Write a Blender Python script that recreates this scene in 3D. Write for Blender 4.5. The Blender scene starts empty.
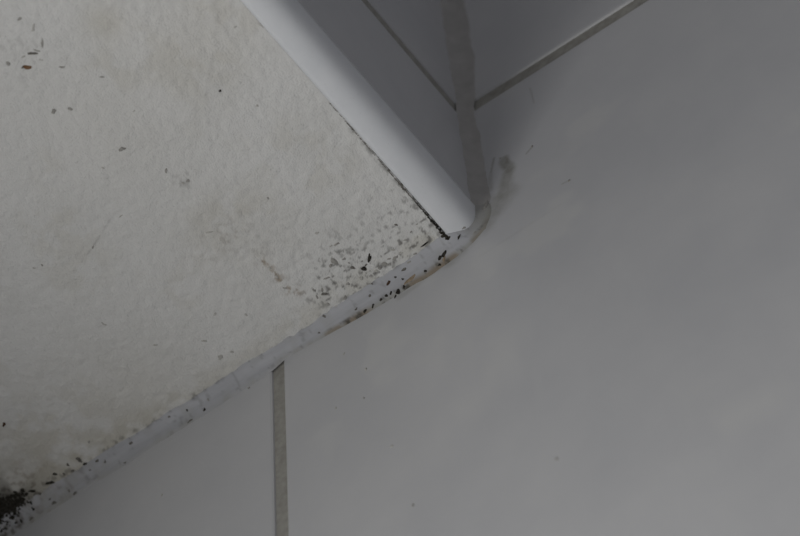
import bpy, bmesh, math, random
import numpy as np
from mathutils import Matrix, Vector
from mathutils.bvhtree import BVHTree

random.seed(7)
rng = np.random.default_rng(11)

# ------------------------------------------------------------------ camera
# world: tiled side wall is the plane x=0, the wall over the recess is y=0,
# the recess soffit is z=0; the room lies at x<0, y<0. Metres.
CAM = Vector((-0.34508, -0.18063, -0.58655))
ROT = ((0.588535156, -0.806511676, -0.056260879),      # image right
       (0.649866746, 0.513326825, -0.560507612),       # image down
       (0.480936152, 0.293316361, 0.826236001))        # view direction
FPX = 2345.22
W, H = 800.0, 536.0
scene = bpy.context.scene
cam_d = bpy.data.cameras.new('camera')
cam_o = bpy.data.objects.new('camera', cam_d)
scene.collection.objects.link(cam_o)
r0, r1, r2 = (Vector(v) for v in ROT)
m = Matrix((( r0.x, -r1.x, -r2.x, CAM.x), (r0.y, -r1.y, -r2.y, CAM.y),
            (r0.z, -r1.z, -r2.z, CAM.z), (0, 0, 0, 1)))
cam_o.matrix_world = m
cam_d.sensor_width = 36.0
cam_d.lens = FPX / W * 36.0
cam_d.clip_start = 0.01
cam_d.dof.use_dof = True
cam_d.dof.focus_distance = 0.700
cam_d.dof.aperture_fstop = 13.0
scene.camera = cam_o

# ------------------------------------------------------------------ world, light, exposure
world = bpy.data.worlds.new('room_ambient')
scene.world = world
world.use_nodes = True
world.node_tree.nodes['Background'].inputs[0].default_value = (0.92, 0.93, 1.0, 1)
world.node_tree.nodes['Background'].inputs[1].default_value = 0.185

BACK = 0.207                                  # depth of the window recess
ld = bpy.data.lights.new('window_daylight', 'AREA')
ld.shape = 'RECTANGLE'
ld.size, ld.size_y = 0.46, 0.72
ld.energy = 2.75
ld.color = (1.0, 0.99, 0.965)
lo = bpy.data.objects.new('window_daylight', ld)
lo.location = (-0.32, BACK - 0.004, -0.58)
lo.rotation_euler = (-math.pi / 2, 0, 0)
scene.collection.objects.link(lo)

scene.view_settings.view_transform = 'Standard'
scene.view_settings.look = 'None'
scene.view_settings.gamma = 1.0
scene.view_settings.exposure = 0.0
scene.view_settings.use_curve_mapping = False

# ------------------------------------------------------------------ helpers
C = scene.collection
R = 0.0093            # radius of the rounded edge trim
MM = 0.001


def obj(name, verts, faces, mat, parent=None, smooth=False):
    me = bpy.data.meshes.new(name)
    me.from_pydata([tuple(v) for v in verts], [], faces)
    me.update()
    if smooth:
        me.polygons.foreach_set('use_smooth', [True] * len(me.polygons))
    if mat:
        me.materials.append(mat)
    o = bpy.data.objects.new(name, me)
    C.objects.link(o)
    o.parent = parent
    return o


def tag(o, label=None, cat=None, group=None, kind=None):
    if label: o['label'] = label
    if cat: o['category'] = cat
    if group: o['group'] = group
    if kind: o['kind'] = kind
    return o


def box_vf(a, b):
    x0, y0, z0 = a; x1, y1, z1 = b
    v = [(x0, y0, z0), (x1, y0, z0), (x1, y1, z0), (x0, y1, z0),
         (x0, y0, z1), (x1, y0, z1), (x1, y1, z1), (x0, y1, z1)]
    f = [(0, 3, 2, 1), (4, 5, 6, 7), (0, 1, 5, 4), (1, 2, 6, 5), (2, 3, 7, 6), (3, 0, 4, 7)]
    return v, f


def ray(px, py):
    return (r0 * ((px - W / 2) / FPX) + r1 * ((py - H / 2) / FPX) + r2).normalized()


def on(px, py, axis, val=0.0):
    d = ray(px, py)
    return CAM + d * ((val - CAM[axis]) / d[axis])


def vnoise(x, y, cell, seed):
    """smooth value noise in [0,1] on a lattice of the given cell size"""
    g = np.random.default_rng(seed).random((257, 257))
    u, v = x / cell, y / cell
    i, j = np.floor(u).astype(int), np.floor(v).astype(int)
    fu, fv = u - i, v - j
    fu, fv = fu * fu * (3 - 2 * fu), fv * fv * (3 - 2 * fv)
    i, j = i % 256, j % 256
    return (g[i, j] * (1 - fu) * (1 - fv) + g[i + 1, j] * fu * (1 - fv)
            + g[i, j + 1] * (1 - fu) * fv + g[i + 1, j + 1] * fu * fv)


def fbm(x, y, cell, seed, n=3):
    s, a, t = 0, 1.0, 0
    for k in range(n):
        s = s + a * vnoise(x, y, cell / 2 ** k, seed + k); t += a; a *= 0.55
    return s / t


def sstep(a, b, x):
    t = np.clip((x - a) / (b - a), 0, 1)
    return t * t * (3 - 2 * t)


# ------------------------------------------------------------------ materials
def material(name, col, rough=0.6, spec=0.4):
    mt = bpy.data.materials.new(name)
    mt.use_nodes = True
    p = mt.node_tree.nodes['Principled BSDF']
    p.inputs['Base Color'].default_value = (*col, 1)
    p.inputs['Roughness'].default_value = rough
    p.inputs['Specular IOR Level'].default_value = spec
    return mt, mt.node_tree, p


def noise_node(nt, scale, detail=3, rough=0.55, off=(0, 0, 0), stretch=(1, 1, 1)):
    tc = nt.nodes.new('ShaderNodeNewGeometry')
    mp = nt.nodes.new('ShaderNodeMapping')
    mp.inputs['Location'].default_value = off
    mp.inputs['Scale'].default_value = stretch
    nt.links.new(tc.outputs['Position'], mp.inputs['Vector'])
    n = nt.nodes.new('ShaderNodeTexNoise')
    n.inputs['Scale'].default_value = scale
    n.inputs['Detail'].default_value = detail
    n.inputs['Roughness'].default_value = rough
    nt.links.new(mp.outputs['Vector'], n.inputs['Vector'])
    return n.outputs['Fac']


def remap(nt, src, a, b, c, d):
    r = nt.nodes.new('ShaderNodeMapRange')
    nt.links.new(src, r.inputs['Value'])
    for k, v in zip(('From Min', 'From Max', 'To Min', 'To Max'), (a, b, c, d)):
        r.inputs[k].default_value = v
    return r.outputs['Result']


def mixc(nt, fac, a, b):
    x = nt.nodes.new('ShaderNodeMix'); x.data_type = 'RGBA'
    if isinstance(fac, float): x.inputs[0].default_value = fac
    else: nt.links.new(fac, x.inputs[0])
    for s, v in ((6, a), (7, b)):
        if isinstance(v, tuple): x.inputs[s].default_value = (*v, 1)
        else: nt.links.new(v, x.inputs[s])
    return x.outputs[2]


def bump(nt, p, src, strength, dist):
    b = nt.nodes.new('ShaderNodeBump')
    b.inputs['Strength'].default_value = strength
    b.inputs['Distance'].default_value = dist
    nt.links.new(src, b.inputs['Height'])
    nt.links.new(b.outputs['Normal'], p.inputs['Normal'])


def math_node(nt, op, a, b):
    x = nt.nodes.new('ShaderNodeMath'); x.operation = op
    for s, v in ((0, a), (1, b)):
        if isinstance(v, (int, float)): x.inputs[s].default_value = v
        else: nt.links.new(v, x.inputs[s])
    return x.outputs[0]


def attr(nt, name):
    a = nt.nodes.new('ShaderNodeAttribute'); a.attribute_name = name
    s = nt.nodes.new('ShaderNodeSeparateColor')
    nt.links.new(a.outputs['Color'], s.inputs[0])
    return s.outputs


# glazed ceramic tile: faint blotches and a slightly rippled satin glaze
M_TILE, nt, p = material('tile_glaze', (0.6, 0.6, 0.61), 0.34, 0.45)
f1 = remap(nt, noise_node(nt, 28, 4), 0.3, 0.7, 0, 1)
c1 = mixc(nt, f1, (0.535, 0.54, 0.56), (0.585, 0.587, 0.60))
f2 = remap(nt, noise_node(nt, 900, 3, off=(3, 1, 7)), 0.66, 0.8, 0, 0.16)
c2 = mixc(nt, f2, c1, (0.32, 0.31, 0.29))
nt.links.new(c2, p.inputs['Base Color'])
nt.links.new(remap(nt, noise_node(nt, 60, 3, off=(5, 5, 2)), 0.3, 0.7, 0.30, 0.42), p.inputs['Roughness'])
bump(nt, p, noise_node(nt, 260, 3, off=(2, 9, 4)), 0.10, 0.0006)

# the same glaze with a grey smear of dried grout beside the wall corner
M_SMEAR, nt, p = material('tile_glaze_grout_smeared', (0.6, 0.6, 0.61), 0.36, 0.42)
f1 = remap(nt, noise_node(nt, 28, 4), 0.3, 0.7, 0, 1)
c1 = mixc(nt, f1, (0.535, 0.54, 0.56), (0.585, 0.587, 0.60))
f2 = remap(nt, noise_node(nt, 900, 3, off=(3, 1, 7)), 0.66, 0.8, 0, 0.16)
c2 = mixc(nt, f2, c1, (0.32, 0.31, 0.29))
at = attr(nt, 'stain')
c3 = mixc(nt, at[0], c2, (0.30, 0.295, 0.27))
c4 = mixc(nt, at[1], c3, (0.63, 0.63, 0.625))
nt.links.new(c4, p.inputs['Base Color'])
bump(nt, p, noise_node(nt, 260, 3, off=(2, 9, 4)), 0.10, 0.0006)

M_GROUT, nt, p = material('grout', (0.36, 0.345, 0.315), 0.9, 0.2)
f1 = remap(nt, noise_node(nt, 420, 4), 0.3, 0.7, 0, 1)
nt.links.new(mixc(nt, f1, (0.31, 0.30, 0.275), (0.41, 0.40, 0.37)), p.inputs['Base Color'])
bump(nt, p, noise_node(nt, 2200, 3), 0.5, 0.0003)

M_CORNER, nt, p = material('corner_sealant', (0.36, 0.35, 0.34), 0.75, 0.25)
f1 = remap(nt, noise_node(nt, 160, 4), 0.3, 0.7, 0, 1)
nt.links.new(mixc(nt, f1, (0.37, 0.36, 0.35), (0.45, 0.44, 0.43)), p.inputs['Base Color'])
bump(nt, p, noise_node(nt, 900, 3), 0.3, 0.0003)

# coarse matt paint on plaster; stain channels: R mould grey, G yellowing, B brown
M_PLASTER, nt, p = material('painted_plaster', (0.70, 0.69, 0.66), 0.92, 0.2)
f1 = remap(nt, noise_node(nt, 45, 4), 0.3, 0.7, 0, 1)
c1 = mixc(nt, f1, (0.72, 0.717, 0.70), (0.775, 0.772, 0.76))
f2 = remap(nt, noise_node(nt, 1100, 3, off=(4, 2, 0)), 0.60, 0.78, 0, 0.28)
c2 = mixc(nt, f2, c1, (0.42, 0.40, 0.36))
at = attr(nt, 'stain')
c3 = mixc(nt, at[1], c2, (0.55, 0.52, 0.44))
c4 = mixc(nt, at[2], c3, (0.30, 0.22, 0.14))
c5 = mixc(nt, at[0], c4, (0.085, 0.08, 0.07))
nt.links.new(c5, p.inputs['Base Color'])
bump(nt, p, math_node(nt, 'ADD', noise_node(nt, 520, 4, 0.6), noise_node(nt, 1900, 2, off=(1, 7, 3))), 0.6, 0.0006)

M_PLAIN, nt, p = material('plain_white_paint', (0.66, 0.655, 0.63), 0.85, 0.25)
f1 = remap(nt, noise_node(nt, 30, 4), 0.3, 0.7, 0, 1)
nt.links.new(mixc(nt, f1, (0.62, 0.615, 0.59), (0.69, 0.685, 0.66)), p.inputs['Base Color'])

M_TRIM, nt, p = material('trim_plastic', (0.70, 0.725, 0.765), 0.42, 0.4)
f1 = remap(nt, noise_node(nt, 90, 4), 0.3, 0.7, 0, 1)
c1 = mixc(nt, f1, (0.76, 0.78, 0.81), (0.81, 0.825, 0.85))
f2 = remap(nt, noise_node(nt, 800, 3, off=(6, 6, 1)), 0.64, 0.8, 0, 0.25)
nt.links.new(mixc(nt, f2, c1, (0.42, 0.42, 0.42)), p.inputs['Base Color'])
bump(nt, p, noise_node(nt, 240, 3), 0.15, 0.0006)

M_SEAL, nt, p = material('sealant', (0.56, 0.57, 0.60), 0.55, 0.35)
f1 = remap(nt, noise_node(nt, 320, 4, stretch=(1, 0.15, 1)), 0.3, 0.7, 0, 1)
c1 = mixc(nt, f1, (0.41, 0.417, 0.445), (0.49, 0.496, 0.525))
at = attr(nt, 'stain')
c3 = mixc(nt, at[1], c1, (0.34, 0.335, 0.305))
c4 = mixc(nt, at[2], c3, (0.24, 0.18, 0.12))
c5 = mixc(nt, at[0], c4, (0.075, 0.07, 0.06))
nt.links.new(c5, p.inputs['Base Color'])
bump(nt, p, noise_node(nt, 500, 4, stretch=(1, 0.12, 1)), 0.5, 0.0004)


def fleck_mat(name, a, b):
    mt, nt, p = material(name, a, 0.95, 0.1)
    f = remap(nt, noise_node(nt, 1500, 3), 0.35, 0.65, 0, 1)
    nt.links.new(mixc(nt, f, a, b), p.inputs['Base Color'])
    return mt


M_BLACK = fleck_mat('black_mould', (0.022, 0.02, 0.017), (0.06, 0.055, 0.045))
M_DARK = fleck_mat('dark_mould', (0.13, 0.122, 0.108), (0.22, 0.21, 0.19))
M_MID = fleck_mat('grey_mould', (0.31, 0.30, 0.28), (0.42, 0.41, 0.385))
M_PALE = fleck_mat('pale_grime', (0.45, 0.44, 0.41), (0.56, 0.55, 0.52))
M_RUST = fleck_mat('rust_brown', (0.15, 0.08, 0.04), (0.25, 0.15, 0.09))
M_UMBER = fleck_mat('umber_brown', (0.06, 0.035, 0.022), (0.12, 0.075, 0.05))
M_TAN = fleck_mat('tan_residue', (0.26, 0.20, 0.14), (0.36, 0.29, 0.21))
M_GLASS, nt, p = material('frosted_glass', (0.8, 0.82, 0.82), 0.5, 0.5)
bump(nt, p, noise_node(nt, 300, 3), 0.4, 0.001)
M_UPVC, nt, p = material('window_frame_white', (0.62, 0.62, 0.61), 0.4, 0.4)
bump(nt, p, noise_node(nt, 120, 3), 0.1, 0.0005)

# ------------------------------------------------------------------ tiled walls
BEV = 0.0010
JOINT = 0.0042
RECESS = 0.0008


def tile_mesh(name, poly, depth, mapper):
    """flat tile with a rounded rim; poly is a CCW list of (u,v) seen from the room,
    mapper(u, v, d) gives world position with d = depth behind the face"""
    n = len(poly)
    P = [Vector((a, b)) for a, b in poly]

    def inset(k):
        q = []
        for i in range(n):
            a, b, c = P[i - 1], P[i], P[(i + 1) % n]
            d1, d2 = (b - a).normalized(), (c - b).normalized()
            n1, n2 = Vector((-d1.y, d1.x)), Vector((-d2.y, d2.x))
            q.append(b + (n1 + n2) * (k / (1 + n1.dot(n2))))
        return q
    rings = [(0.0, depth), (0.0, BEV), (BEV * 0.29, BEV * 0.29), (BEV, 0.0)]
    v, f = [], []
    for k, d in rings:
        for q in inset(k):
            v.append(mapper(q.x, q.y, d))
    for r in range(3):
        for i in range(n):
            j = (i + 1) % n
            f.append((r * n + i, r * n + j, (r + 1) * n + j, (r + 1) * n + i))
    f.append(tuple(range(3 * n, 4 * n)))
    f.append(tuple(reversed(range(n))))
    return v, f


def orient(o):
    bm = bmesh.new(); bm.from_mesh(o.data)
    bmesh.ops.recalc_face_normals(bm, faces=bm.faces)
    bm.to_mesh(o.data); bm.free()
    return o


Z1 = 0.0669           # height of the horizontal joint over the soffit
YJ = 0.0774           # upright joint on the side wall
TW, TH = 0.25, 0.33

# side wall (x = 0): u = -y (image left to right), v = z
v, f = box_vf((RECESS, -0.95, -1.02), (0.03, BACK + 0.03, 0.48))
wall_r = tag(obj('wall_right', v, f, M_GROUT),
             'side wall of large pale grey glazed tiles with grey grout', kind='structure')
mapR = lambda u, vv, d: (d, -u, vv)
# the joint line measured on the wall runs very slightly out of level
zl = lambda u: Z1 + 0.0026 - 0.026 * u
g = JOINT / 2
GH = 0.0029           # half height of the level joints
rows = [(Z1 - 3 * TH, Z1 - 2 * TH), (Z1 - 2 * TH, Z1 - TH), (Z1 - TH, Z1), (Z1, Z1 + TH), (Z1 + TH, 0.48)]
TILES_R = []
for ri, (za, zb) in enumerate(rows):
    for ci in range(-1, 5):
        ua, ub = -YJ + (ci - 0) * TW, -YJ + (ci + 1) * TW
        ua, ub = max(ua, -BACK), min(ub, 0.95)
        if ub - ua < 0.02 or (za + zb) / 2 < -1.0: continue
        za_, zb_ = max(za, -1.02), zb
        above = za > 0
        if above and ub <= 0.001: continue
        if above: ua = max(ua, 0.0)
        t0 = zl if abs(zb_ - Z1) < 1e-6 else (lambda u, q=zb_: q)
        b0 = zl if abs(za_ - Z1) < 1e-6 else (lambda u, q=za_: q)
        A, B = ua + g, ub - g
        if above and ua == 0.0: A = 0.0008
        poly = [(A, b0(A) + GH), (B, b0(B) + GH), (B, t0(B) - GH), (A, t0(A) - GH)]
        notch = ci == 0 and abs(zb - Z1) < 1e-6
        if ci == -1 and abs(zb - Z1) < 1e-6:
            poly = [(A, b0(A) + g), (B, b0(B) + g), (B, -0.0004), (A, -0.0004)]
        if notch:      # tile cut out around the end of the lintel
            poly = [(A, b0(A) + g), (B, b0(B) + g), (B, t0(B) - GH), (0.0008, t0(0) - GH), (0.0008, -0.0004), (A, -0.0004)]
            # slight rounding of the arris shown beside the upright joint comes from the bevel
        tv, tf = tile_mesh('tile', poly, 0.008, mapR)
        o = orient(obj('tile', tv, tf, M_TILE, wall_r))
        TILES_R.append(o)
        if notch: MAIN = o

# main tile gets a fine vertex grid on its face near the corner for the grout smear
def smear_face(o):
    bm = bmesh.new(); bm.from_mesh(o.data)
    face = min(bm.faces, key=lambda fc: abs(fc.calc_center_median().x) if abs(fc.normal.x) > .99 and fc.calc_center_median().x < 1e-5 else 9)
    bm.faces.remove(face)
    o.data.materials.clear(); o.data.materials.append(M_SMEAR)
    # rim loop vertices of the face lie at x=0
    rim = [w for w in bm.verts if abs(w.co.x) < 1e-7]
    ys = sorted({round(w.co.y, 6) for w in rim}); zs = sorted({round(w.co.z, 6) for w in rim})
    ylo, yhi = ys[0], ys[-1]
    ynotch = min(ys, key=lambda q: abs(q + 0.0017)); znotch = min(zs, key=lambda q: abs(q + 0.0013))
    zlo = zs[0]
    ztop = lambda y: zl(-y) - GH - BEV
    ycols = list(np.linspace(ylo, -0.045, 30)[:-1]) + list(np.linspace(-0.045, ynotch, 110)) + list(np.linspace(ynotch, yhi, 90)[1:])
    zr_lo = list(np.linspace(zlo, -0.05, 24)[:-1]) + list(np.linspace(-0.05, znotch, 110))
    nn = 150
    idx = {}
    for i, y in enumerate(ycols):
        for j, z in enumerate(zr_lo):
            idx[i, j] = bm.verts.new((0, y, z))
        if y <= ynotch + 1e-9:
            for j in range(1, nn):
                idx[i, len(zr_lo) - 1 + j] = bm.verts.new((0, y, znotch + (ztop(y) - znotch) * j / (nn - 1)))
    for i in range(len(ycols) - 1):
        for j in range(len(zr_lo) + nn - 2):
            q = [(i, j), (i, j + 1), (i + 1, j + 1), (i + 1, j)]
            if all(k in idx for k in q): bm.faces.new([idx[k] for k in q])
    bmesh.ops.remove_doubles(bm, verts=bm.verts, dist=2e-6)
    bmesh.ops.recalc_face_normals(bm, faces=bm.faces)
    bm.to_mesh(o.data); bm.free()
    me = o.data
    co = np.empty(len(me.vertices) * 3); me.vertices.foreach_get('co', co); co = co.reshape(-1, 3)
    y, z = co[:, 1], co[:, 2]
    face_on = (np.abs(co[:, 0]) < 1e-6)
    n1, n2 = fbm(y + 1, z + 1, 0.006, 3), fbm(y + 1, z + 1, 0.0016, 8)
    dark = np.zeros_like(y)

    def seg(a, b, wa, wb, amp, soft=1.0):
        """smear between two picked points on the wall"""
        A, B = on(*a, 0), on(*b, 0)
        d = np.array([B.y - A.y, B.z - A.z]); L2 = d @ d
        t = np.clip(((y - A.y) * d[0] + (z - A.z) * d[1]) / L2, 0, 1)
        dist = np.hypot(y - A.y - t * d[0], z - A.z - t * d[1])
        w = (wa + (wb - wa) * t) * (0.55 + 0.9 * n1)
        return amp * (1 - sstep(0.25 * w, w, dist)) * (0.45 + 0.8 * n2)
    dark = np.maximum.reduce([
        seg((504, 160), (509, 170), 0.0026, 0.0034, 1.1),
        seg((508, 172), (503, 196), 0.0042, 0.0055, 0.78),
        seg((503, 196), (484, 222), 0.0075, 0.0070, 0.62),
        seg((494, 158), (491, 172), 0.0006, 0.0007, 0.8),
        seg((491, 172), (489, 190), 0.0012, 0.0025, 0.5),
        seg((484, 224), (450, 262), 0.0065, 0.0045, 0.42),
        seg((500, 158), (505, 165), 0.0006, 0.0008, 0.8),
        seg((526, 154), (532, 147), 0.0004, 0.0006, 0.9),
        seg((530, 88), (534, 103), 0.0004, 0.0004, 0.5),
        seg((562, 184), (570, 180), 0.0004, 0.0007, 0.5),
        seg((482, 255), (560, 205), 0.0010, 0.0009, 0.12),
        seg((440, 268), (400, 297), 0.0016, 0.0020, 0.35)])
    dark *= face_on
    lite = 0.5 * sstep(0.62, 0.8, fbm(y + 2, z + 2, 0.02, 21)) * face_on
    ca = me.color_attributes.new('stain', 'FLOAT_COLOR', 'POINT')
    arr = np.stack([dark, lite, 0 * dark, np.ones_like(dark)], 1).astype(np.float32)
    ca.data.foreach_set('color', arr.ravel())


smear_face(MAIN)

# wall over the recess (y = 0): u = x, v = z
v, f = box_vf((-0.97, RECESS, R + 0.0006), (RECESS + 0.0005, 0.03, 0.48))
wall_l = tag(obj('wall_left', v, f, M_GROUT),
             'shaded wall of grey glazed tiles above the rounded trim', kind='structure')
mapL = lambda u, vv, d: (u, d, vv)
for za, zb in ((R + 0.0012 - GH, Z1), (Z1, Z1 + TH), (Z1 + TH, 0.48)):
    for ci in range(4):
        ub, ua = -0.0006 - ci * TW, -0.0006 - (ci + 1) * TW
        ua = max(ua, -0.97)
        A, B = ua + g, ub - (g if ci else 0)
        tv, tf = tile_mesh('tile', [(A, za + GH + 0.0004), (B, za + GH + 0.0004), (B, zb - GH - 0.0004), (A, zb - GH - 0.0004)], 0.008, mapL)
        orient(obj('tile', tv, tf, M_TILE, wall_l))

# ------------------------------------------------------------------ soffit (underside of the lintel)
GAPX = lambda x: (0.00004 + 0.00055 * sstep(-0.04, 0.0, x))      # joint opens towards the corner
nx, ny = 380, 430
xs = np.concatenate([np.linspace(-0.95, -0.20, 40)[:-1], np.linspace(-0.20, 0.0005, nx)])
ts = np.linspace(0, 1, ny)
X, T = np.meshgrid(xs, ts, indexing='ij')
jag = (vnoise(X[:, 0] + 3, X[:, 0] * 0, 0.0011, 5) - 0.35) * sstep(-0.075, -0.01, X[:, 0]) * 0.0007
Y0 = R + GAPX(X[:, 0]) + np.clip(jag, 0, 1)
Y = Y0[:, None] + (BACK - Y0[:, None]) * T
rel = (fbm(X + 2, Y + 2, 0.0022, 31, 3) - 0.5) * 0.00075 + (fbm(X + 2, Y + 2, 0.02, 41, 2) - 0.5) * 0.0007
Zs = 0.0 + rel * sstep(0.0, 0.003, Y - Y0[:, None])
NX = len(xs)
V = np.stack([X, Y, Zs], -1).reshape(-1, 3)
edge = np.stack([X[:, 0], Y0, np.full(NX, 0.006)], -1)       # front arris goes up behind the trim
V = np.concatenate([V, edge])
I = lambda i, j: i * ny + j
F = []
for i in range(NX - 1):
    for j in range(ny - 1):
        F.append((I(i, j), I(i, j + 1), I(i + 1, j + 1), I(i + 1, j)))
    F.append((I(i, 0), I(i + 1, 0), NX * ny + i + 1, NX * ny + i))
soffit = tag(obj('ceiling', V, F, M_PLASTER, smooth=True),
             'rough white painted soffit with mould specks and yellow stains', kind='structure')


def P2(px, py):
    w = on(px, py, 2); return w.x, w.y


x, y = V[:, 0], V[:, 1]


def blob(px, py, rx, amp):
    cx, cy = P2(px, py)
    return amp * np.exp(-(((x - cx) ** 2 + (y - cy) ** 2) / rx ** 2))


def line(pts, w, amp):
    out = np.zeros_like(x)
    for a, b in zip(pts[:-1], pts[1:]):
        A, B = np.array(P2(*a)), np.array(P2(*b))
        d = B - A; t = np.clip(((x - A[0]) * d[0] + (y - A[1]) * d[1]) / (d @ d), 0, 1)
        out = np.maximum(out, amp * (1 - sstep(0.3 * w, w, np.hypot(x - A[0] - t * d[0], y - A[1] - t * d[1]))))
    return out


fine = fbm(x + 5, y + 5, 0.0013, 61, 3)
med = fbm(x + 5, y + 5, 0.006, 71, 3)
big = fbm(x + 5, y + 5, 0.03, 81, 3)
mask = sstep(0.50, 0.72, fine)
cloud = (blob(365, 265, 0.014, 0.55) + blob(335, 265, 0.008, 0.5) + blob(390, 262, 0.007, 0.75) + blob(410, 225, 0.011, 0.50)
         + blob(430, 232, 0.007, 0.55) + blob(322, 293, 0.006, 0.6) + blob(400, 200, 0.008, 0.30) + blob(345, 290, 0.008, 0.30)
         + blob(20, 55, 0.011, 0.22) + blob(185, 180, 0.004, 0.35) + blob(260, 250, 0.010, 0.15) + blob(235, 235, 0.012, 0.12)
         + blob(425, 215, 0.008, 0.3))
dark = np.clip(cloud * sstep(0.56, 0.76, fine) * (0.3 + 0.8 * med) * 1.15, 0, 0.7)
dark = np.maximum(dark, line([(345, 118), (400, 182), (420, 205), (447, 238)], 0.0020, 0.55) * sstep(0.42, 0.62, fine))
dark = np.maximum(dark, blob(5, 512, 0.012, 1.1) * sstep(0.35, 0.6, med) + blob(25, 500, 0.008, 0.6) * mask)
seal_edge = [(-10, 516), (39, 488), (141, 430), (200, 395), (240, 374), (300, 333), (344, 302), (400, 266), (440, 240)]
dark = np.maximum(dark, line(seal_edge, 0.0024, 0.45) * sstep(0.5, 0.66, fine) * sstep(0.45, 0.6, med))
dark = np.maximum(dark, line([(82, 262), (93, 247), (100, 236), (110, 220)], 0.0005, 0.2) * sstep(0.3, 0.5, fine))
yel = (0.22 * sstep(0.50, 0.75, big) * sstep(0.38, 0.62, med)
       + line(seal_edge, 0.010, 0.32) * sstep(0.35, 0.65, med)
       + blob(105, 22, 0.006, 0.45) + blob(200, 45, 0.014, 0.22) + blob(60, 440, 0.02, 0.45) * sstep(.35, .65, med)
       + blob(30, 480, 0.016, 0.45) + blob(140, 400, 0.02, 0.25) + blob(235, 240, 0.016, 0.25) * med * 1.5 + blob(110, 130, 0.02, 0.12))
crack = [(262, 262), (270, 268), (277, 277), (284, 287), (291, 291), (299, 292)]
brown = line(crack, 0.0012, 0.42) * sstep(0.40, 0.62, fine) + line(crack, 0.0035, 0.3) * mask
brown = brown + blob(20, 482, 0.010, 0.35) * mask + blob(232, 232, 0.006, 0.12) * mask + blob(205, 248, 0.006, 0.1) * mask
arr = np.stack([np.clip(dark, 0, 1), np.clip(yel, 0, 0.8), np.clip(brown, 0, 0.8), np.ones_like(x)], 1).astype(np.float32)
ca = soffit.data.color_attributes.new('stain', 'FLOAT_COLOR', 'POINT')
ca.data.foreach_set('color', arr.ravel())

# ------------------------------------------------------------------ rounded edge trim along the lintel
prof = [(R + 0.0004, 0.0045), (R + 0.00005, 0.0012), (R, 0.0)]
for k in range(0, 19):
    a = math.radians(90 * k / 18)
    prof.append((R - (R + 0.0002) * math.sin(a) ** 0.76, R - (R + 0.0002) * max(math.cos(a), 0) ** 0.76))
prof += [(-0.0002, R + 0.0006), (0.0008, R + 0.0008), (0.006, R + 0.0008), (0.006, 0.0045)]
xst = [-0.97] + list(np.linspace(-0.3, -0.0003, 120))
tv = []
for xx in xst:
    wob = 0.00012 * math.sin(xx * 60)
    tv += [(xx, a + wob * 0.3, b) for a, b in prof]
n = len(prof)
tf = []
for i in range(len(xst) - 1):
    for k in range(n):
        k2 = (k + 1) % n
        tf.append((i * n + k, i * n + k2, (i + 1) * n + k2, (i + 1) * n + k))
tf += [tuple(range(n)), tuple(reversed(range((len(xst) - 1) * n, len(xst) * n)))]
trim = orient(obj('trim_1', tv, tf, M_TRIM, smooth=True))
tag(trim, 'white plastic quarter-round trim along the lintel edge', kind='structure')

# ------------------------------------------------------------------ sealant: soffit joint, round the trim end
interp = np.interp
# distances measured along the joint: soffit side (c1) and wall side (c2), keyed on y
ky = [-0.01, 0.0, 0.010, 0.03, 0.055, 0.075, 0.083, 0.11, 0.15, 0.19, 0.21]
k1 = [0.0040, 0.0042, 0.0054, 0.0050, 0.0045, 0.0042, 0.0044, 0.0044, 0.0052, 0.0062, 0.0062]
k2 = [0.0040, 0.0056, 0.0068, 0.0072, 0.0050, 0.0032, 0.0054, 0.0054, 0.0054, 0.0050, 0.0048]
path = []                                   # (y, z, ny, nz, key)
for s in np.linspace(BACK, R, 330):
    path.append((s, 0.0, 0.0, -1.0, s))
for a in np.linspace(0, math.pi / 2, 40)[1:]:
    path.append((R - R * math.sin(a), R - R * math.cos(a), -math.sin(a), -math.cos(a), R * (1 - a / (math.pi / 2))))
for s in np.linspace(0.0, 0.006, 14)[1:]:
    path.append((0.0, R + s, -1.0, 0.0, -s * 1.5))
NS = 11
sv, key = [], []
acc = 0
for i, (py_, pz_, ny_, nz_, k) in enumerate(path):
    acc = i * 0.0006
    w1 = float(vnoise(np.array([acc + 1]), np.array([0.0]), 0.011, 91)[0] - 0.5) * 0.0010 + float(vnoise(np.array([acc + 1]), np.array([0.0]), 0.003, 92)[0] - 0.5) * 0.00018
    w2 = float(vnoise(np.array([acc + 1]), np.array([0.0]), 0.012, 93)[0] - 0.5) * 0.0010 + float(vnoise(np.array([acc + 1]), np.array([0.0]), 0.003, 94)[0] - 0.5) * 0.0005
    c1, c2 = interp(k, ky, k1) + w1, interp(k, ky, k2) + w2
    if k < R:  # thins out round the trim end
        fade = interp(k, [-0.009, 0.0, R * 0.6, R], [0.45, 0.55, 0.62, 1.0])
        c1 *= fade
        c2 *= interp(k, [-0.009, 0.0, R], [0.7, 0.85, 1.0])
    for j in range(NS):
        t = j / (NS - 1)
        # quadratic curve from (-c1, 0) via near the joint to (0, c2): concave tooled bead
        a = (1 - t) ** 2; b = 2 * t * (1 - t); cc = t * t
        px_ = -c1 * a - 0.22 * c1 * b
        off = 0.00025 * (1 - t) + 0.22 * c2 * b + c2 * cc - (0.0004 if j == 0 else 0)
        px_ = px_ - 0.00025 * t + (0.0004 if j == NS - 1 else 0)
        sv.append((px_, py_ + ny_ * off, pz_ + nz_ * off))
        key.append((k, t, acc))
sf = []
for i in range(len(path) - 1):
    for j in range(NS - 1):
        a = i * NS + j
        sf.append((a, a + 1, a + NS + 1, a + NS))
seal = obj('trim_2', sv, sf, M_SEAL, smooth=True)
tag(seal, 'greyish white sealant bead between soffit and side tiles, dirty along its lower edge', kind='structure')
K = np.array(key); kk, tt, ss = K[:, 0], K[:, 1], K[:, 2]
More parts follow.
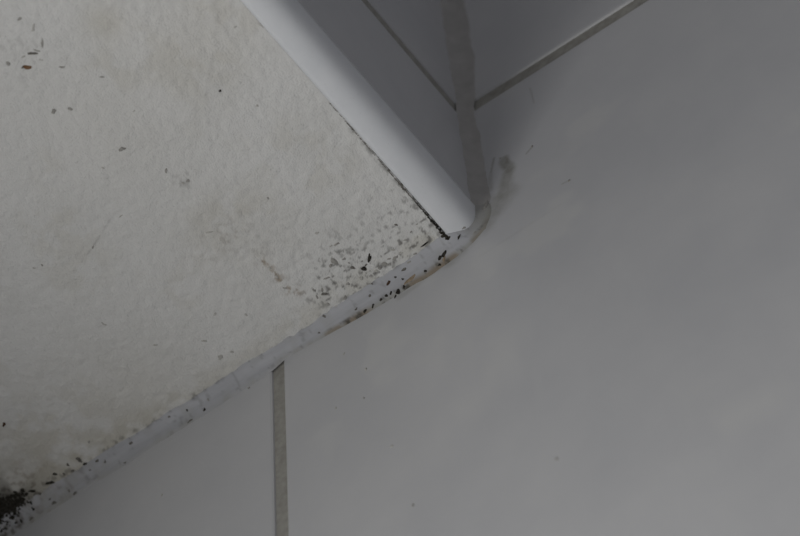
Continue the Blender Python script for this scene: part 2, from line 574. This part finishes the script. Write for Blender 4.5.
nf = fbm(ss + 3, tt * 0.006, 0.0016, 131, 3); nm = fbm(ss + 3, tt * 0.006, 0.005, 141, 2)
low = sstep(0.72, 0.98, tt)
near = sstep(0.075, 0.045, kk) * sstep(0.0, 0.012, kk)
deep = sstep(0.12, 0.20, kk)
sy = np.clip(low * (0.22 + 0.78 * near) * 1.2 * (0.5 + 0.9 * nm) + 0.35 * deep * nm + 0.2 * sstep(0.55, 0.75, nm) + 0.75 * sstep(0.0075, 0.001, kk), 0, 0.9)
sb = np.clip(sstep(0.70, 0.92, tt) * near * sstep(0.36, 0.55, nm) * 0.7 + 0.3 * deep * sstep(0.5, 0.65, nf), 0, 0.8)
sd = np.clip(sstep(0.62, 0.9, tt) * near * sstep(0.56, 0.66, nf) * 0.75
             + sstep(0.12, 0.0, tt) * sstep(0.58, 0.70, nf) * 0.3
             + sstep(0.168, 0.192, kk) * sstep(0.44, 0.62, nf) * 0.9
             + 0.25 * sstep(0.68, 0.78, nf), 0, 0.95)
arr = np.stack([sd, sy, sb, np.ones_like(sd)], 1).astype(np.float32)
ca = seal.data.color_attributes.new('stain', 'FLOAT_COLOR', 'POINT')
ca.data.foreach_set('color', arr.ravel())

# ------------------------------------------------------------------ grey sealant up the corner of the two tiled walls
zc = np.concatenate([np.linspace(R - 0.0035, 0.14, 200), np.linspace(0.15, 0.48, 30)])
cw_z = [0.0, 0.012, 0.03, 0.05, 0.0655, 0.069, 0.074, 0.10, 0.48]
cw_r = [0.0046, 0.0050, 0.0048, 0.0046, 0.0040, 0.0040, 0.0058, 0.0078, 0.0078]    # on the side wall
cw_l = [0.0036, 0.0046, 0.0048, 0.0048, 0.0042, 0.0040, 0.0042, 0.0045, 0.0045]    # on the wall over the recess
cv, cf = [], []
NC = 9
for i, z in enumerate(zc):
    e = np.array([z + 1]); o0 = np.array([0.0])
    w = float(vnoise(e, o0, 0.006, 101)[0] - 0.5) * 0.0010 + float(vnoise(e, o0, 0.0015, 102)[0] - 0.5) * 0.0004
    w2 = float(vnoise(e, o0, 0.007, 103)[0] - 0.5) * 0.0010 + float(vnoise(e, o0, 0.0015, 104)[0] - 0.5) * 0.0004
    a1, a2 = interp(z, cw_z, cw_l) + w, interp(z, cw_z, cw_r) + w2
    fd = float(sstep(R - 0.0035, R + 0.004, z)) * 0.75 + 0.25
    a1, a2 = a1 * fd, a2 * fd
    for j in range(NC):
        t = j / (NC - 1)
        a, b, cc = (1 - t) ** 2, 2 * t * (1 - t), t * t
        X_ = -a1 * a - 0.16 * a1 * b - 0.00015 * t + (0.0004 if j == NC - 1 else 0)
        Y_ = -a2 * cc - 0.16 * a2 * b - 0.00015 * (1 - t) + (0.0004 if j == 0 else 0)
        cv.append((X_, Y_, z))
for i in range(len(zc) - 1):
    for j in range(NC - 1):
        a = i * NC + j
        cf.append((a, a + NC, a + NC + 1, a + 1))
corner = tag(obj('trim_3', cv, cf, M_CORNER, smooth=True),
             'dull grey sealant strip up the inside corner between the two tiled walls', kind='structure')

# ------------------------------------------------------------------ window closing the recess, outside the frame
back_v, back_f = [], []
for a, b in (((-0.97, BACK, -0.21), (0.0, BACK + 0.05, 0.004)), ((-0.97, BACK, -1.05), (0.0, BACK + 0.05, -0.95)),
             ((-0.08, BACK, -0.95), (0.0, BACK + 0.05, -0.21)), ((-0.97, BACK, -0.95), (-0.56, BACK + 0.05, -0.21))):
    vv, ff = box_vf(a, b); o_ = len(back_v)
    back_v += vv; back_f += [tuple(q + o_ for q in z) for z in ff]
win = tag(obj('window_1', back_v, back_f, M_UPVC), 'white window frame closing the back of the recess', kind='structure')
vv, ff = box_vf((-0.56, BACK + 0.012, -0.95), (-0.08, BACK + 0.018, -0.21)); obj('pane', vv, ff, M_GLASS, win)
vv, ff = box_vf((-0.97, -0.03, -1.05), (0.0, BACK, -1.02)); obj('window_sill', vv, ff, M_PLAIN, win)

# unseen wall added opposite the tiles to cut the ambient light on them
vv, ff = box_vf((-1.02, -1.7, -1.05), (-0.97, BACK + 0.05, 0.48))
tag(obj('wall_light_block', vv, ff, M_PLAIN), 'plain painted wall added out of view opposite the tiled side wall to block light', kind='structure')

# ------------------------------------------------------------------ mould flecks and crumbs
bpy.context.view_layer.update()
srf = []
for o in [soffit, seal, corner, trim, MAIN] + [t for t in TILES_R if t is not MAIN][:18] + [c for c in wall_l.children]:
    me = o.data
    srf.append(BVHTree.FromPolygons([w.co[:] for w in me.vertices], [tuple(q.vertices) for q in me.polygons]))


def hit(px, py):
    d = ray(px, py); best = None
    for t in srf:
        loc, nrm, _, dist = t.ray_cast(CAM, d)
        if loc is not None and (best is None or dist < best[2]):
            if nrm.dot(d) > 0: nrm = -nrm
            best = (loc, nrm, dist)
    return best


def fleck_vf(px, py, ln, wd, ang, rnd):
    """irregular low crumb lying on whatever surface is at the picked spot; ang in degrees, 90 = up in the picture"""
    h = hit(px, py)
    if h is None: return None
    c, nrm, dist = h
    a = math.radians(ang)
    dirw = r0 * math.cos(a) - r1 * math.sin(a)          # picture direction in the world
    e1 = dirw - nrm * dirw.dot(nrm)
    # length that gives the picked extent on this surface
    pv = (e1.dot(r0) ** 2 + e1.dot(r1) ** 2) ** 0.5
    e1l = e1.length; sc = dist / FPX
    e1 = e1.normalized(); e2 = nrm.cross(e1)
    q2 = (e2.dot(r0) ** 2 + e2.dot(r1) ** 2) ** 0.5
    q1 = (e1.dot(r0) ** 2 + e1.dot(r1) ** 2) ** 0.5
    L1, L2 = ln * 0.5 * sc / max(q1, .3), wd * 0.5 * sc / max(q2, .3)
    n_ = 10
    v = []
    ph = rnd.random() * 6.28
    rr = [0.72 + 0.55 * rnd.random() for _ in range(n_)]
    top = min(0.00035, 0.35 * min(L1, L2) + 0.00004)
    for lev, sc2, hh in ((0, 1.0, -0.00006), (1, 0.62, top)):
        for k in range(n_):
            t = 6.2832 * k / n_
            q = rr[k] * sc2
            v.append(c + e1 * (L1 * q * math.cos(t)) + e2 * (L2 * q * math.sin(t) + L2 * 0.35 * math.sin(2.2 * math.cos(t) + ph)) + nrm * (hh * (0.7 + 0.5 * rnd.random() if lev else 1)))
    v.append(c + nrm * top * 1.15 + e2 * L2 * 0.35 * math.sin(ph))
    f = []
    for k in range(n_):
        k2 = (k + 1) % n_
        f.append((k, k2, n_ + k2, n_ + k)); f.append((n_ + k, n_ + k2, 2 * n_))
    f.append(tuple(reversed(range(n_))))
    return v, f


rnd = random.Random(5)


def fleck(name, px, py, ln, wd, ang, mat, label, cat='mould', group=None):
    r = fleck_vf(px, py, ln, wd, ang, rnd)
    if r is None: return None
    c = sum(r[0], Vector()) / len(r[0])
    o = obj(name, [w - c for w in r[0]], r[1], mat, smooth=False)
    o.location = c
    return tag(o, label, cat, group)


# single crumbs and streaks that can be told apart
fleck('rust_fleck', 27, 67, 9, 3.6, 8, M_RUST, 'rusty orange-brown fleck on the soffit at upper left', 'fleck')
fleck('rust_fleck', 22.5, 67.5, 3, 2.6, 0, M_DARK, 'dark tip beside the rusty orange fleck on the soffit', 'fleck')
fleck('mould_streak', 33, 53.5, 13, 2.4, 0, M_DARK, 'thin horizontal dark streak on the soffit above the rusty fleck', 'mould')
fleck('mould_streak', 36, 50, 9, 1.6, -28, M_MID, 'thin slanting grey streak meeting the horizontal streak on the soffit', 'mould')
fleck('mould_streak', 42.5, 44, 3.2, 8, 6, M_MID, 'upright grey smudge above the thin streaks on the soffit', 'mould')
fleck('dark_pinhole_speck', 220, 90.5, 2.8, 2.8, 0, M_BLACK, 'lone round black pinprick in the clean middle of the soffit', 'speck')
fleck('mould_streak', 425, 244, 13, 1.8, 40, M_BLACK, 'thin black slanting sliver on the soffit near the trim end', 'mould')
fleck('mould_spot', 369.5, 257.5, 4.0, 10, -12, M_BLACK, 'tallest dark mould spot in the soffit cluster above the sealant', 'mould')
fleck('mould_spot', 364, 269, 5.5, 4, 10, M_BLACK, 'dark mould spot just below the tall spot in the soffit cluster', 'mould')
fleck('residue_streak', 410, 279.5, 17, 3.8, 44, M_TAN, 'tan crusty streak along the lower edge of the sealant', 'residue')
fleck('residue_crumb', 443.5, 255, 4.2, 10, -28, M_BLACK, 'longest black crumb on the sealant below the trim end', 'crumb')
fleck('residue_crumb', 439.5, 258, 5.5, 3.6, 30, M_BLACK, 'black crumb touching the longest crumb on the sealant', 'crumb')
fleck('residue_streak', 444, 259.5, 3, 6, -25, M_TAN, 'small tan flake right beside the longest black crumb', 'residue')
fleck('residue_crumb', 439.5, 265, 3.4, 3, 0, M_BLACK, 'small black crumb under the longest crumb on the sealant', 'crumb')
fleck('residue_crumb', 425.5, 271, 3.4, 3.2, 30, M_BLACK, 'lone black crumb between tan streak and longest crumb', 'crumb')
fleck('residue_crumb', 459, 236.8, 2.8, 5.6, -15, M_BLACK, 'upright black crumb on the sealant at the trim end', 'crumb')
fleck('residue_crumb', 388.8, 282.5, 3.6, 5.4, -30, M_UMBER, 'reddish brown crumb in the middle of the sealant bead', 'crumb')
fleck('mould_spot', 403.5, 269.5, 6.5, 3.4, 48, M_DARK, 'slanting grey spot at the upper sealant edge above the tan streak', 'mould')
fleck('mould_spot', 485.5, 206, 4.5, 11, -20, M_MID, 'dark smudge where the trim end meets the wall corner', 'mould')
fleck('mould_spot', 475, 233, 6, 2.4, 25, M_MID, 'grey smudge on the sealant right of the trim end', 'mould')
fleck('mould_spot', 464, 228, 4.5, 2.4, 10, M_MID, 'faint grey smudge on the tip of the trim', 'mould')
fleck('mould_spot', 79, 460, 9, 4.5, -35, M_DARK, 'hook-shaped dark mould spot at the upper sealant edge', 'mould')
fleck('mould_spot', 50, 483, 10, 3.2, -5, M_BLACK, 'long black mould spot on the sealant nearest the black patch', 'mould')
fleck('mould_spot', 54, 503, 7, 3, 15, M_DARK, 'dark mould spot low on the sealant beside the black patch', 'mould')
fleck('mould_spot', 4, 425, 4.5, 4.5, 0, M_UMBER, 'brown spot on the soffit at the left picture edge', 'mould')

# alike specks
ALIKE = {
    'soffit': ('small grey mould speck scattered on the rough white soffit', 'specks on the soffit', [
        (20, 19, 7, 3, 50, 1), (23, 57, 5, 2, 10, 2), (8, 63, 4.5, 4.5, 0, 1), (62, 67, 6, 2, 0, 1), (41, 60, 4, 1.8, 10, 2),
        (102, 77, 6, 1.8, 0, 1), (54, 111.5, 6, 4, 50, 1), (70, 109, 5, 3, 10, 1), (122, 149, 7, 4, 30, 1), (166, 171, 3, 4.5, -20, 1),
        (188, 181, 5, 3, 20, 1), (183, 183, 3, 2.5, 0, 2), (268, 198, 2.6, 2.6, 0, 1), (93, 247, 2, 4, -30, 1), (42, 265, 2.6, 2.6, 0, 1),
        (104, 324, 7, 2.2, -45, 2), (220, 357, 6, 5, 0, 2), (215, 314, 5, 3, 30, 2), (235, 27, 3, 2, 0, 2), (257, 106, 4, 2.4, 0, 2),
        (103, 168, 3, 2, 0, 2), (260, 25, 11, 1.3, -48, 2), (33, 29, 3, 8, -15, 2), (134, 111, 4, 1.8, 0, 2), (246, 315, 4, 2.5, 0, 2),
        (232, 352, 4, 3, 10, 2), (270, 268, 4, 2.4, -40, 2), (285, 288, 5, 2.6, -40, 2), (89, 442, 2, 4, -20, 1), (277, 277, 5, 2, -60, 2),
        (155, 345, 6, 2, 20, 2), (34, 268, 3, 2, 0, 2), (209, 232, 8, 2, 15, 2), (204, 341, 6, 2, 10, 2), (121, 216, 5, 1.6, 30, 2)]),
    'cluster': ('small dark mould speck in the soffit cluster above the sealant', 'mould cluster specks on the soffit', [
        (353, 268, 5, 3, 0, 0), (334, 262, 7, 6, 20, 1), (331, 266, 4, 4, 0, 1), (344, 259, 4, 3, 0, 1), (349, 263, 3, 2, 0, 1),
        (385, 264, 9, 5, 20, 1), (380, 268, 5, 3, 0, 1), (395, 258, 9, 3, 30, 1), (389, 259, 4, 2, 30, 1), (376, 271, 5, 3, 0, 2),
        (327, 278, 8, 2.4, 5, 1), (324, 294, 7, 3.4, 0, 0), (322, 290, 3, 5, 20, 1), (314, 290, 4, 3, 0, 1), (317, 297, 3, 4, 0, 1),
        (348, 284, 5, 3, 20, 1), (361, 278, 4, 4, 30, 2), (345, 298, 4, 5, 0, 1), (328, 304, 4, 3, 0, 1), (324, 316, 4, 3, 0, 0),
        (337, 244, 8, 2.4, 15, 1), (331, 246, 3, 2, 0, 2), (396, 225, 3.4, 2.6, 30, 0), (366, 265, 3, 3, 0, 0), (362, 261, 3, 2, 0, 1),
        (317, 233, 4, 3, 0, 2), (336, 306, 3, 2, 0, 2), (411, 232, 3, 2, 30, 1), (417, 224, 3, 2, 30, 2), (405, 240, 4, 2, 30, 2),
        (393, 250, 5, 2, 20, 2), (401, 253, 6, 2, 35, 2), (409, 262, 6, 2, 40, 1), (415, 254, 5, 2, 40, 1)]),
    'seal': ('tiny dark crumb stuck in the dirty sealant bead', 'crumbs in the sealant', [
        (395.5, 277, 3, 2.4, 0, 0), (402.5, 279, 3.4, 2.4, 0, 0), (398, 291, 6, 4, 40, 0), (391, 293, 4, 3.4, 20, 0), (386, 296, 4, 3.4, 0, 0),
        (381, 300, 3.4, 2.6, 20, 0), (395.5, 296.5, 3, 2.6, 0, 0), (404, 287, 4, 3, 40, 0), (372, 284, 3, 1.8, 20, 1), (370, 296, 3, 3, 0, 1),
        (358, 317, 6, 3, 40, 1), (365, 311, 5, 2.6, 35, 0), (373, 306, 4, 2.6, 30, 0), (356, 309, 5, 1.8, 35, 1), (428, 237, 3, 2, 30, 2),
        (204.5, 410, 3, 3.4, 0, 0), (187, 410, 3, 2.4, 0, 0), (190, 421, 7, 2.2, 10, 1), (169, 417, 3, 2.4, 0, 1), (131, 443, 4.5, 3, 10, 1),
        (125, 463, 3, 2, 0, 1), (105, 462, 2.4, 3.4, 0, 1), (97, 461, 4, 3, 0, 1), (85, 464, 4.5, 4, -30, 0), (64, 474, 4, 3, 0, 1),
        (73, 471, 4, 3, 0, 1), (55, 474, 5, 3.4, 20, 0), (75, 493, 6, 3, 0, 1), (40, 494, 4, 3, 0, 1), (249, 388, 3, 2, 0, 2),
        (31, 503, 4, 3, -30, 0), (33, 509, 4, 4, 0, 0), (21, 521, 3.6, 3.6, 0, 0), (69, 491, 3, 3, 0, 1), (50, 499, 3, 2.4, 0, 1),
        (31, 519, 6, 2, 20, 1), (208, 400, 3, 3, 0, 2), (68, 465, 3, 3, 0, 1), (90, 470, 3, 2, 0, 1), (32, 491, 8, 3, 25, 0), (319, 333, 3, 2, 0, 1)]),
    'tile': ('pinprick grey speck on the pale side wall tile', 'specks on the side tiles', [
        (336, 408, 2.4, 2.4, 0, 2), (364, 398, 2.6, 2.2, 0, 1), (366, 369, 3, 2.4, 0, 2), (556.5, 459, 4, 2.2, 25, 1), (413, 505, 3.2, 2.4, 40, 1),
        (532, 146.5, 3, 2, 30, 1), (569, 181, 3.4, 2, 20, 1), (392, 446, 4, 1.6, 50, 2), (344, 354, 2.2, 2, 0, 2), (162, 495, 3, 1.6, 40, 2)]),
}
MATS = [M_BLACK, M_DARK, M_MID]
MATS_S = [M_DARK, M_MID, M_PALE]


def place_label(nm, a, b, lab, mi):
    """say where a speck lies by the things next to it"""
    tone = ('dark', 'grey', 'pale grey')[mi]
    if nm == 'seal':
        tone = ('black', 'dark grey', 'faint grey')[mi]
        if a < 62: return tone + ' crumb on the sealant beside the dense black mould patch'
        if a < 150: return tone + ' crumb on the sealant left of the upright grout joint, near the black patch'
        if a < 300: return tone + ' crumb on the sealant just left of the upright grout joint'
        if a < 380: return tone + ' crumb on the sealant between the grout joint and the tan streak'
        return tone + ' crumb on the sealant beside the tan crusty streak'
    if nm == 'soffit':
        if a < 75 and b < 75: return tone + ' speck on the soffit around the rusty orange fleck'
        if a < 150 and b < 200: return tone + ' speck on the upper left soffit below the rusty fleck'
        if b < 200: return tone + ' speck on the clean soffit between upper middle and rounded trim'
        if 260 < a < 300: return tone + ' speck on the brown crack line left of the mould cluster'
        if a < 125: return tone + ' speck on the soffit at the left, above the sealant'
        return tone + ' speck on the soffit above the upright grout joint'
    if nm == 'cluster':
        if a > 390: return tone + ' mould speck on the soffit right by the rounded trim end'
        if a < 330: return tone + ' mould speck at the left end of the soffit cluster'
        return tone + ' mould speck in the middle of the soffit cluster above the sealant'
    return tone + (' pinprick on the big side tile, right of the trim' if a > 500 else ' pinprick on the side tiles below the sealant')


for nm, (lab, grp, lst) in ALIKE.items():
    for a, b, ln, wd, an, mi in lst:
        lab = place_label(nm, a, b, lab, mi)
        fleck('mould_speck', a, b, ln, wd, an, (MATS if nm in ('seal',) else MATS_S)[mi], lab, 'speck', grp)


def joined(name, spots, mat, label):
    V_, F_ = [], []
    for s in spots:
        r = fleck_vf(*s, rnd)
        if r is None: continue
        o_ = len(V_); V_ += r[0]; F_ += [tuple(q + o_ for q in z) for z in r[1]]
    return tag(obj(name, V_, F_, mat), label, 'mould', kind='stuff')


# black mould colony at the far end of the joint
spots = []
while len(spots) < 420:
    a, b = rnd.uniform(-40, 28), rnd.uniform(488, 548)
    cy = 516 - 0.62 * a
    d = abs(b - cy + 2) / 15.0 + max(0, (a - 14) / 14) * 1.1
    if rnd.random() > math.exp(-d * d * 1.1) * (1.0 if b < 516 else 0.8): continue
    if b < 496 - 0.15 * a and a > 0: continue
    spots.append((a, b, rnd.uniform(1.5, 4.2), rnd.uniform(1.5, 3.4), rnd.uniform(0, 180)))
while len(spots) < 760:                      # solid core
    a, b = rnd.uniform(-40, 24), rnd.uniform(490, 530)
    if abs(b - (508 - 0.50 * a)) > 7.5 + rnd.uniform(-3, 3): continue
    spots.append((a, b, rnd.uniform(2.2, 4.6), rnd.uniform(2.0, 3.6), rnd.uniform(0, 180)))
joined('mould_patch', spots, M_BLACK, 'dense black mould patch where the sealant runs out at lower left')

# dirt and mould packed in the joint between soffit and rounded trim
spots, thin = [], []
for k in range(170):
    t = k / 169
    a, b = 330 + (447.5 - 330) * t, 103.5 + (239 - 103.5) * t
    wv = 0.4 + 1.0 * t + (2.4 * max(0, (t - 0.80) / 0.20))
    if t < 0.55 and rnd.random() < 0.45: continue
    (spots if t > 0.72 else thin).append((a + rnd.uniform(-.5, .5) * wv * .5, b + rnd.uniform(-.5, .5) * wv * .5,
                                          rnd.uniform(1.8, 3.4), 0.5 + wv * rnd.uniform(0.5, 0.9), -49))
thin += [(400, 184, 5, 2.6, -40), (402, 186.5, 4, 3, -50), (389, 170, 3, 2, -50), (404, 189, 4, 2.4, -50), (352, 129, 3, 1.6, -50), (365, 143, 4, 1.4, -50)]
spots += [(428, 215, 3, 3, 0), (432, 221, 4, 3.4, -50), (443, 236, 5, 4, -30), (446.5, 238, 4, 4.5, 0), (449, 237, 3, 3, 0), (442, 233, 4, 3, -50)]
joined('mould_seam', spots, M_BLACK, 'black dirt filling the soffit joint at the end of the rounded trim')
joined('mould_seam', thin, M_DARK, 'thin brown-grey dirt line between soffit and rounded trim, upper stretch')
